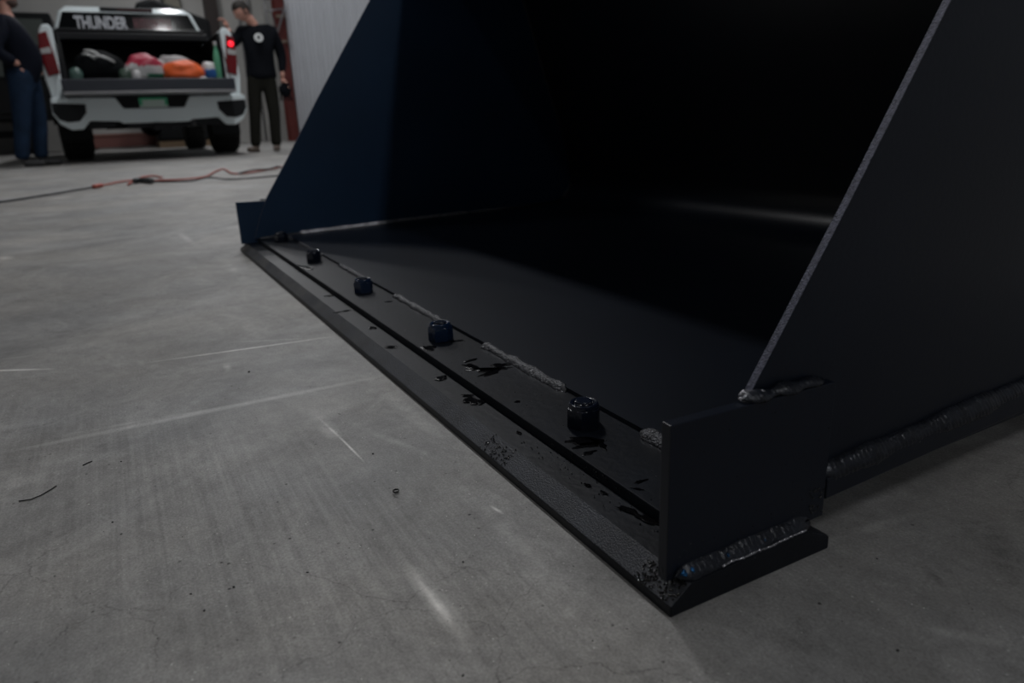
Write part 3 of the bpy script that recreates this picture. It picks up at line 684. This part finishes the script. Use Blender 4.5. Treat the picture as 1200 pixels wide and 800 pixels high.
og = mat('orange_cloth', (.75, .12, .025), .6, var=.2, vscale=9); rd = mat('red_print', (.36, .03, .06), .45); wt = mat('white_print', (.42, .42, .42), .4)
gn = mat('green_print', (.03, .16, .09), .4); bl = mat('blue_print', (.02, .10, .32), .4); gr = mat('grey_cloth', (.28, .27, .27), .6)
d_ = lump('duffel_bag', -.49, .50, .50, .40, .36, dufm, 'black duffel bag with pale straps in the left of the truck bed', 'bag', 1, .12)
for (a, b, z, w) in ((-.12, -.05, .33, .16), (-.05, -.12, .27, .20), (-.14, -.10, .29, .12)):
    bm = bmesh.new(); pts = [(a+w*t_, b-.10*sin(pi*t_)*.6-.06, z-.06*t_+.02*sin(pi*t_)) for t_ in [i/8 for i in range(9)]]; tube(bm, pts, .014, 8); obj('strap', bm, refl, d_, smooth=True)
lump('snack_bag', .00, .42, .40, .34, .31, None, 'crumpled red and white printed plastic bag in the truck bed', 'bag', 4, .30,
     mats=[wt, rd, gn], picker=lambda c: 1 if (c.z > .17 and noise.noise(c*9) > -.22) else (2 if c.z < .09 and c.x > 0 else 0))
lump('paper_cup', -.12, .17, .10, .09, .13, wt, 'white crumpled cup in front of the red and white bag', 'cup', 5, .1)
lump('plastic_bottle', -.24, .22, .13, .11, .15, mat('dull_green', (.04, .07, .05), .4), 'dull green bottle between the duffel and the red bag', 'bottle', 6, .08)
lump('orange_bag', .42, .33, .42, .34, .24, og, 'bright orange soft bag on the tailgate side of the truck bed', 'bag', 7, .20)
lump('cloth_bundle', .38, .75, .42, .30, .33, gr, 'grey cloth bundle behind the orange bag', 'cloth', 8, .25)
lump('towel_pack', .735, .36, .19, .26, .24, None, 'blue and white pack right of the orange bag', 'pack', 9, .12, mats=[wt, bl], picker=lambda c: 0 if c.z > .13 else 1)
lump('bottle_pair', -.75, .30, .13, .12, .17, mat('pale_green', (.06, .11, .095), .3), 'pale green bottle at the far left of the truck bed', 'bottle', 10, .1)
lump('paper_plate', .62, .13, .09, .08, .05, wt, 'small white paper plate on the truck bed edge', 'plate', 11, .05)
bt = empty('green_bottle', MT @ Vector((.83, .26, .905))); props(bt, 'tall green bottle standing by the right tail light', 'bottle')
bm = bmesh.new(); lathe(bm, [(.036, 0), (.042, .02), (.042, .26), (.030, .32), (.016, .36), (.016, .40)], 20); obj('bottle_body', bm, mat('green_bottle', (.10, .34, .20), .2, coat=.4), bt, autos=40)
bm = bmesh.new(); lathe(bm, [(.019, .39), (.019, .43), (.017, .435)], 16); obj('bottle_cap', bm, wt, bt, autos=40)

# ------------------------------------------------------------------ background equipment
tr = empty('cargo_trailer', (-15.9, -2.6, 0)); props(tr, 'tall black enclosed trailer behind the man in the navy jacket', 'trailer')
trm = mat('trailer_black', (.005, .006, .007), .6, spec=.2); panel = mat('trailer_panel', (.045, .055, .05), .5)
obj('body', BX(-1.6, .35, -2.2, 1.88, .60, 2.36), trm, tr, bevel=.03)
for y0, y1 in ((.5, 1.74), (-1.6, .3)): obj('door_panel', BX(.35, .39, y0, y1, 1.31, 2.25), panel, tr, bevel=.01)
obj('door_panel', BX(.35, .38, -1.9, 1.7, .70, 1.22), trm, tr, bevel=.01)
for y in (1.05, -1.9):
    bm = bmesh.new(); lathe(bm, [(.2, -.12), (.33, -.13), (.35, -.1), (.35, .1), (.33, .13), (.2, .12)], 24, axis=0)
    bmesh.ops.rotate(bm, verts=bm.verts, cent=(0, 0, 0), matrix=Matrix.Rotation(pi/2, 3, 'Z')); o = obj('wheel', bm, rubber, tr, autos=40); o.location = (-.3, y, .352)
obj('axle', BX(-.36, -.24, -1.9, 1.05, .30, .42), trm, tr); obj('hanger', BX(-.36, -.24, -.9, -.8, .40, .62), trm, tr)
# tarp-covered load to the right of the cab
tp = empty('covered_machine', (-16.4, 1.42, 0)); props(tp, 'black tarp-covered machine against the wall right of the cab', 'machine')
bm = bmesh.new(); prism(bm, [(-.75, .12), (-.75, 2.62), (-.45, 2.72), (.15, 2.50), (.52, 2.36), (.56, .12)], 0, -.5, .5)
obj('tarp', bm, mat('black_tarp', (.005, .006, .007), .6, spec=.2, bump=.6, bscale=6), tp, bevel=.06, seg=3, autos=50)
obj('pallet', BX(-.5, .5, -.75, .55, 0, .12), mat('pallet_wood', (.18, .12, .07), .7), tp)
wb = empty('wall_heater', (BWX+.2, 1.52, 3.1)); props(wb, 'dark hooded heater on the wall above the covered machine', 'heater')
obj('hood', BX(-.19, .12, -.20, .20, -.02, .10), blackpl, wb, bevel=.03); obj('case', BX(-.19, .04, -.15, .17, -.36, -.02), mat('heater_tan', (.20, .19, .15), .6), wb, bevel=.02)
# low things seen under the truck
rb = empty('tool_chest', (-17.75, .15, 0)); props(rb, 'low dull red box by the wall, seen under the truck', 'box')
obj('box_body', BX(-.3, .3, -.75, .75, .03, .26), mat('dull_red', (.16, .06, .05), .6), rb, bevel=.01); obj('box_lid', BX(-.32, .32, -.77, .77, .26, .31), mat('dull_red_lid', (.2, .09, .07), .6), rb, bevel=.01)
bm = bmesh.new(); 
for a in (-.6, .6): obj('skid', BX(-.25, .25, a-.04, a+.04, 0, .03), blackpl, rb)
bx = empty('plastic_tub', (-17.3, 1.35, 0)); props(bx, 'pale blue plastic tub by the wall, seen under the truck', 'tub')
bm = bmesh.new(); prism(bm, [(-.28, 0), (-.33, .30), (.33, .30), (.28, 0)], 0, -.2, .2); obj('tub_body', bm, mat('tub_blue', (.30, .38, .55), .4), bx, bevel=.02)
obj('rim', BX(-.22, .22, -.35, .35, .29, .325), bpy.data.materials['tub_blue'], bx, bevel=.008)

# ------------------------------------------------------------------ people
skin = mat('skin', (.50, .26, .20), .5); hairm = mat('dark_hair', (.015, .011, .009), .7, bump=1, bscale=90)
def skin_obj(name, joints, edges, m, parent, root=0, sub=2):
    me = bpy.data.meshes.new(name); keys = list(joints); idx = {k: i for i, k in enumerate(keys)}
    me.from_pydata([joints[k][0] for k in keys], [(idx[a], idx[b]) for a, b in edges], []); me.materials.append(m)
    o = link(bpy.data.objects.new(name, me), parent); me_sk = o.modifiers.new('skin', 'SKIN')
    if not me.skin_vertices: pass
    sv = me.skin_vertices[0].data
    for k in keys:
        r = joints[k][1]; r = (r, r) if isinstance(r, (int, float)) else r
        sv[idx[k]].radius = r; sv[idx[k]].use_root = False
    sv[root].use_root = True; me_sk.use_smooth_shade = True
    s = o.modifiers.new('sub', 'SUBSURF'); s.levels = sub; s.render_levels = sub
    return o
def chain(ks): return [(ks[i], ks[i+1]) for i in range(len(ks)-1)]
def hand(par, wrist, d, side, up, scale=1.0, curl=.5):
    """five separate fingers and a thumb chained from a palm; returns joints/edges"""
    w = Vector(wrist); d = Vector(d).normalized(); s = Vector(side).normalized(); n = d.cross(s).normalized(); J = {}; E = []
    J['w'] = (w, .026*scale); J['p'] = (w+d*.05*scale, (.036*scale, .016*scale)); E.append(('w', 'p'))
    for i, (off, ln) in enumerate(((-.028, .070), (-.010, .078), (.009, .072), (.027, .056))):
        b = w+d*.085*scale+s*off*scale; J[f'f{i}a'] = (b, .0095*scale); E.append(('p', f'f{i}a'))
        m1 = b+(d*cos(curl*.7)+n*sin(curl*.7))*ln*.5*scale; J[f'f{i}b'] = (m1, .0085*scale); E.append((f'f{i}a', f'f{i}b'))
        m2 = m1+(d*cos(curl*1.8)+n*sin(curl*1.8))*ln*.5*scale; J[f'f{i}c'] = (m2, .0075*scale); E.append((f'f{i}b', f'f{i}c'))
    t1 = w+d*.035*scale-s*.035*scale+n*.01; t2 = t1+(d*.7-s*.5+n*.5).normalized()*.045*scale
    J['t1'] = (t1, .012*scale); J['t2'] = (t2, .009*scale); E += [('p', 't1'), ('t1', 't2')]
    return skin_obj('hand', J, E, skin, par, 0, 1)
def head(par, c, face, tilt, hair_m, cap=False, beard=None):
    """head mesh with brow, nose, mouth, chin and ears; face = heading (radians), tilt = bow downwards"""
    h = bmesh.new(); bmesh.ops.create_uvsphere(h, u_segments=32, v_segments=24, radius=1)
    for q in h.verts:
        x, y, z = q.co
        X, Y, Z = x*.078, y*.098, z*.118
        if z < 0: X *= 1-.32*(-z)**1.4; Y = Y*(1-.18*(-z))-(.0)
        if y < -.2:
            f = -y
            nose = math.exp(-((x/.16)**2))*math.exp(-(((z+.12)/.22)**2)); Y -= .026*nose*f
            brow = math.exp(-(((z-.18)/.10)**2)); Y -= .006*brow*f
            eye = math.exp(-(((abs(x)-.36)/.16)**2))*math.exp(-(((z-.03)/.09)**2)); Y += .010*eye
            lips = math.exp(-((x/.28)**2))*math.exp(-(((z+.50)/.07)**2)); Y -= .007*lips
            chin = math.exp(-((x/.35)**2))*math.exp(-(((z+.82)/.16)**2)); Y -= .014*chin
        q.co = (X, Y, Z)
    for s in (-1, 1):
        bmesh.ops.create_uvsphere(h, u_segments=10, v_segments=8, radius=1, matrix=Matrix.Translation((s*.078, .008, -.008)) @ Matrix.Diagonal((.010, .018, .032, 1)))
    o = obj('head', h, skin, par, smooth=True)
    hr = bmesh.new(); bmesh.ops.create_uvsphere(hr, u_segments=28, v_segments=18, radius=1)
    for q in hr.verts:
        x, y, z = q.co; k = 1.0+.03*noise.noise(Vector((x, y, z))*7)
        if y < -.25 and z < .42: k *= .80
        elif z < -.35: k *= .82
        q.co = (x*.086*k, (y*.106+.006)*k, z*.124*k+.004)
    hh = obj('hair', hr, hair_m, o, smooth=True)
    for s in (-1, 1):
        e = bmesh.new(); bmesh.ops.create_uvsphere(e, u_segments=10, v_segments=8, radius=.011, matrix=Matrix.Translation((s*.028, -.080, .004))); obj('eye', e, mat('eye', (.05, .04, .04), .2), o, smooth=True)
    if beard:
        b_ = bmesh.new(); bmesh.ops.create_uvsphere(b_, u_segments=20, v_segments=12, radius=1, matrix=Matrix.Translation((0, -.035, -.078)) @ Matrix.Diagonal((.058, .066, .05, 1))); obj('beard', b_, beard, o, smooth=True)
    if cap:
        b_ = bmesh.new(); bmesh.ops.create_uvsphere(b_, u_segments=24, v_segments=12, radius=1, matrix=Matrix.Translation((0, .004, .045)) @ Matrix.Diagonal((.090, .110, .088, 1)))
        box(b_, -.07, .07, -.175, -.07, .045, .058); obj('cap', b_, hair_m, o, smooth=True)
    o.location = c; o.rotation_euler = (tilt, 0, face); return o
def person(loc, rz, label, J, legcol, jackcol, shoecol):
    p = empty('person', loc, rz); props(p, label, 'person')
    jm, lm, sm_ = jackcol, legcol, shoecol
    body = {k: J[k] for k in ('pelvis', 'belly', 'chest', 'neck', 'skull')}
    # body: one continuous surface from feet to head, clothing over it
    B = {}; f = .72
    for k in J:
        r = J[k][1]; r = tuple(q*f for q in r) if isinstance(r, tuple) else r*f
        B[k] = (Vector(J[k][0]), r)
    B.pop('waist')
    for k in ('hem', 'collar', 'cul', 'cur', 'toel', 'toer'): B.pop(k)
    B['neck'] = (Vector(J['neck'][0]), .058); B['skull'] = (Vector(J['skull'][0]), .060)
    E = chain(['pelvis', 'belly', 'chest', 'neck', 'skull'])+chain(['chest', 'shl', 'ell', 'wrl'])+chain(['chest', 'shr', 'elr', 'wrr'])+chain(['pelvis', 'hipl', 'knl', 'anl'])+chain(['pelvis', 'hipr', 'knr', 'anr'])
    skin_obj('body', B, E, skin, p, list(B).index('pelvis'), 1)
    A = {k: J[k] for k in ('hem', 'belly', 'chest', 'collar', 'shl', 'ell', 'cul', 'shr', 'elr', 'cur')}
    h0 = J['hem']; A['mid'] = (h0[0]+Vector((0, 0, .10)), h0[1])
    skin_obj('jacket', A, chain(['hem', 'mid', 'belly', 'chest', 'collar'])+chain(['chest', 'shl', 'ell', 'cul'])+chain(['chest', 'shr', 'elr', 'cur']), jm, p, 0, 2)
    Tt = {k: J[k] for k in ('pelvis', 'waist', 'hipl', 'knl', 'anl', 'hipr', 'knr', 'anr')}
    for q in ('anl', 'anr'):
        Tt[q+'c'] = Tt[q]; Tt[q] = (Tt[q][0]+Vector((0, 0, .05)), Tt[q][1]*1.12 if not isinstance(Tt[q][1], tuple) else Tt[q][1]); Tt[q+'c'] = (Tt[q+'c'][0]-Vector((0, 0, .035)), Tt[q][1])
    skin_obj('trousers', Tt, chain(['waist', 'pelvis', 'hipl', 'knl', 'anl', 'anlc'])+chain(['pelvis', 'hipr', 'knr', 'anr', 'anrc']), lm, p, 0, 2)
    for s in 'lr':
        a = Vector(J['an'+s][0]); t_ = Vector(J['toe'+s][0])
        S_ = {'h': (Vector((a.x, a.y, .045))-(t_-a).normalized()*.05, .045), 'm': (Vector(((a.x+t_.x)/2, (a.y+t_.y)/2, .042)), (.05, .04)), 't': (Vector((t_.x, t_.y, .038)), (.045, .034)), 'a': (a, .052)}
        S_['h'] = (Vector((S_['h'][0].x, S_['h'][0].y, .045)), .045)
        skin_obj('shoe', S_, [('a', 'h'), ('h', 'm'), ('m', 't')], sm_, p, 0, 2)
    return p
# axes for a figure: local x to the picture's right, local y away from the camera
def face_rz(px):
    d = on(px, 400, 2, 0)-CAM; return math.atan2(d.y, d.x)-pi/2
navy = mat('navy_jacket', (.005, .007, .014), .75, spec=.12, bump=.8, bscale=12); blk = mat('black_hoodie', (.0035, .0045, .0075), .8, spec=.12, bump=.8, bscale=12)
jeans = mat('blue_jeans', (.010, .022, .046), .8, spec=.12, var=.3, vscale=7, bump=.6, bscale=14); khaki = mat('dark_olive_trousers', (.015, .015, .012), .85, spec=.12, bump=.8, bscale=12)
shoe1 = mat('dark_shoe', (.02, .02, .022), .5); shoe2 = mat('brown_boot', (.10, .075, .06), .6)
V = Vector
# man at the right of the truck: head bowed, right hand on the bed rail
J = dict(pelvis=(V((.04, 0, .90)), (.165, .125)), belly=(V((.05, 0, 1.08)), (.175, .13)), hem=(V((.045, 0, .84)), (.20, .15)), waist=(V((.04, 0, 1.02)), (.15, .12)), chest=(V((.07, 0, 1.30)), (.185, .14)),
         collar=(V((.05, -.02, 1.48)), (.078, .078)), neck=(V((.03, -.04, 1.50)), .06), skull=(V((-.05, -.08, 1.59)), .07),
         shl=(V((-.13, .0, 1.42)), .085), ell=(V((-.235, -.02, 1.26)), .065), wrl=(V((-.265, .02, 1.47)), .035), cul=(V((-.262, .015, 1.43)), .042),
         shr=(V((.245, .0, 1.42)), .085), elr=(V((.32, .03, 1.13)), .066), wrr=(V((.285, -.06, .88)), .034), cur=(V((.29, -.04, .93)), .042),
         hipl=(V((-.055, 0, .82)), .105), knl=(V((-.095, -.02, .47)), .078), anl=(V((-.135, .0, .10)), .060), toel=(V((-.23, -.14, .04)), .04),
         hipr=(V((.125, 0, .82)), .105), knr=(V((.135, -.02, .47)), .080), anr=(V((.115, .0, .10)), .062), toer=(V((.10, -.19, .04)), .04))
pr = person((-9.55, 1.55, 0), face_rz(303), 'person in a black hoodie with a white chest emblem, leaning a hand on the truck', J, khaki, blk, shoe2)
head(pr, (-.095, -.10, 1.635), radians(-60), radians(38), hairm)
hand(pr, (-.265, .02, 1.46), (-.15, .05, .4), (0, 1, 0), 0, 1.1, .9)
hand(pr, (.285, -.06, .89), (.05, -.05, -1), (0, 1, 0), 0, 1.2, 1.0)
bm = bmesh.new(); lathe(bm, [(.050, 0), (.052, .003), (.050, .006)], 24); bmesh.ops.rotate(bm, verts=bm.verts, cent=(0, 0, 0), matrix=Matrix.Rotation(radians(90), 3, 'X'))
o = obj('chest_emblem', bm, mat('emblem_white', (.6, .62, .62), .5), pr); o.location = (.06, -.168, 1.335); o.rotation_euler = (radians(-12), 0, 0); o['label'] = 'round white emblem on the chest'
bm = bmesh.new(); lathe(bm, [(.020, .006), (.021, .008), (.018, .009)], 16); bmesh.ops.rotate(bm, verts=bm.verts, cent=(0, 0, 0), matrix=Matrix.Rotation(radians(90), 3, 'X'))
obj('emblem_mark', bm, blk, o)
gl = empty('work_gloves', pr.matrix_basis @ V((.30, -.08, .74))); gl.rotation_euler.z = pr.rotation_euler.z; props(gl, 'black work gloves held in the hand of the person in the hoodie', 'gloves')
bm = bmesh.new(); bmesh.ops.create_icosphere(bm, subdivisions=3, radius=1)
for q in bm.verts: q.co = V((q.co.x*.075*(1+.3*noise.noise(q.co*2)), q.co.y*.035, q.co.z*.085*(1+.3*noise.noise(q.co*3))))
obj('palm', bm, blk, gl, smooth=True)
for k in range(4):
    bm = bmesh.new(); tube(bm, [(-.06+k*.035, 0, -.05), (-.065+k*.045, -.01, -.13)], .012, 8); obj('glove_finger', bm, blk, gl, smooth=True)
# man at the left in profile, hands in his front pockets
J = dict(pelvis=(V((.06, 0, .92)), (.150, .165)), belly=(V((.13, 0, 1.10)), (.225, .20)), hem=(V((.05, 0, .82)), (.165, .18)), waist=(V((.08, 0, 1.06)), (.15, .16)), chest=(V((.06, 0, 1.33)), (.19, .21)),
         collar=(V((.03, 0, 1.52)), (.08, .085)), neck=(V((.04, 0, 1.54)), .065), skull=(V((.06, 0, 1.66)), .07),
         shl=(V((-.01, -.20, 1.42)), .10), ell=(V((-.14, -.27, 1.15)), .075), wrl=(V((.06, -.235, 1.02)), .04), cul=(V((.03, -.24, 1.04)), .048),
         shr=(V((.03, .20, 1.42)), .095), elr=(V((.16, .27, 1.17)), .07), wrr=(V((.20, .19, 1.04)), .04), cur=(V((.20, .20, 1.07)), .048),
         hipl=(V((.03, -.09, .86)), .125), knl=(V((-.03, -.10, .48)), .090), anl=(V((-.10, -.10, .11)), .068), toel=(V((.10, -.14, .04)), .04),
         hipr=(V((.12, .09, .86)), .12), knr=(V((.13, .10, .48)), .088), anr=(V((.08, .10, .11)), .066), toer=(V((.27, .06, .04)), .04))
pl = person((-8.71, -.92, 0), face_rz(46), 'person in a navy jacket and blue jeans standing in profile left of the truck', J, jeans, navy, shoe1)
pl.scale = (.94,)*3
head(pl, (.075, 0, 1.72), radians(80), radians(6), hairm, beard=mat('beard', (.06, .035, .028), .8))
hand(pl, (.05, -.175, 1.0), (.5, .5, -.7), (.3, -1, 0), 0, 1.0, .8)
hand(pl, (.20, .18, 1.03), (.1, -.6, -.6), (.2, 1, 0), 0, 1.0, .8)
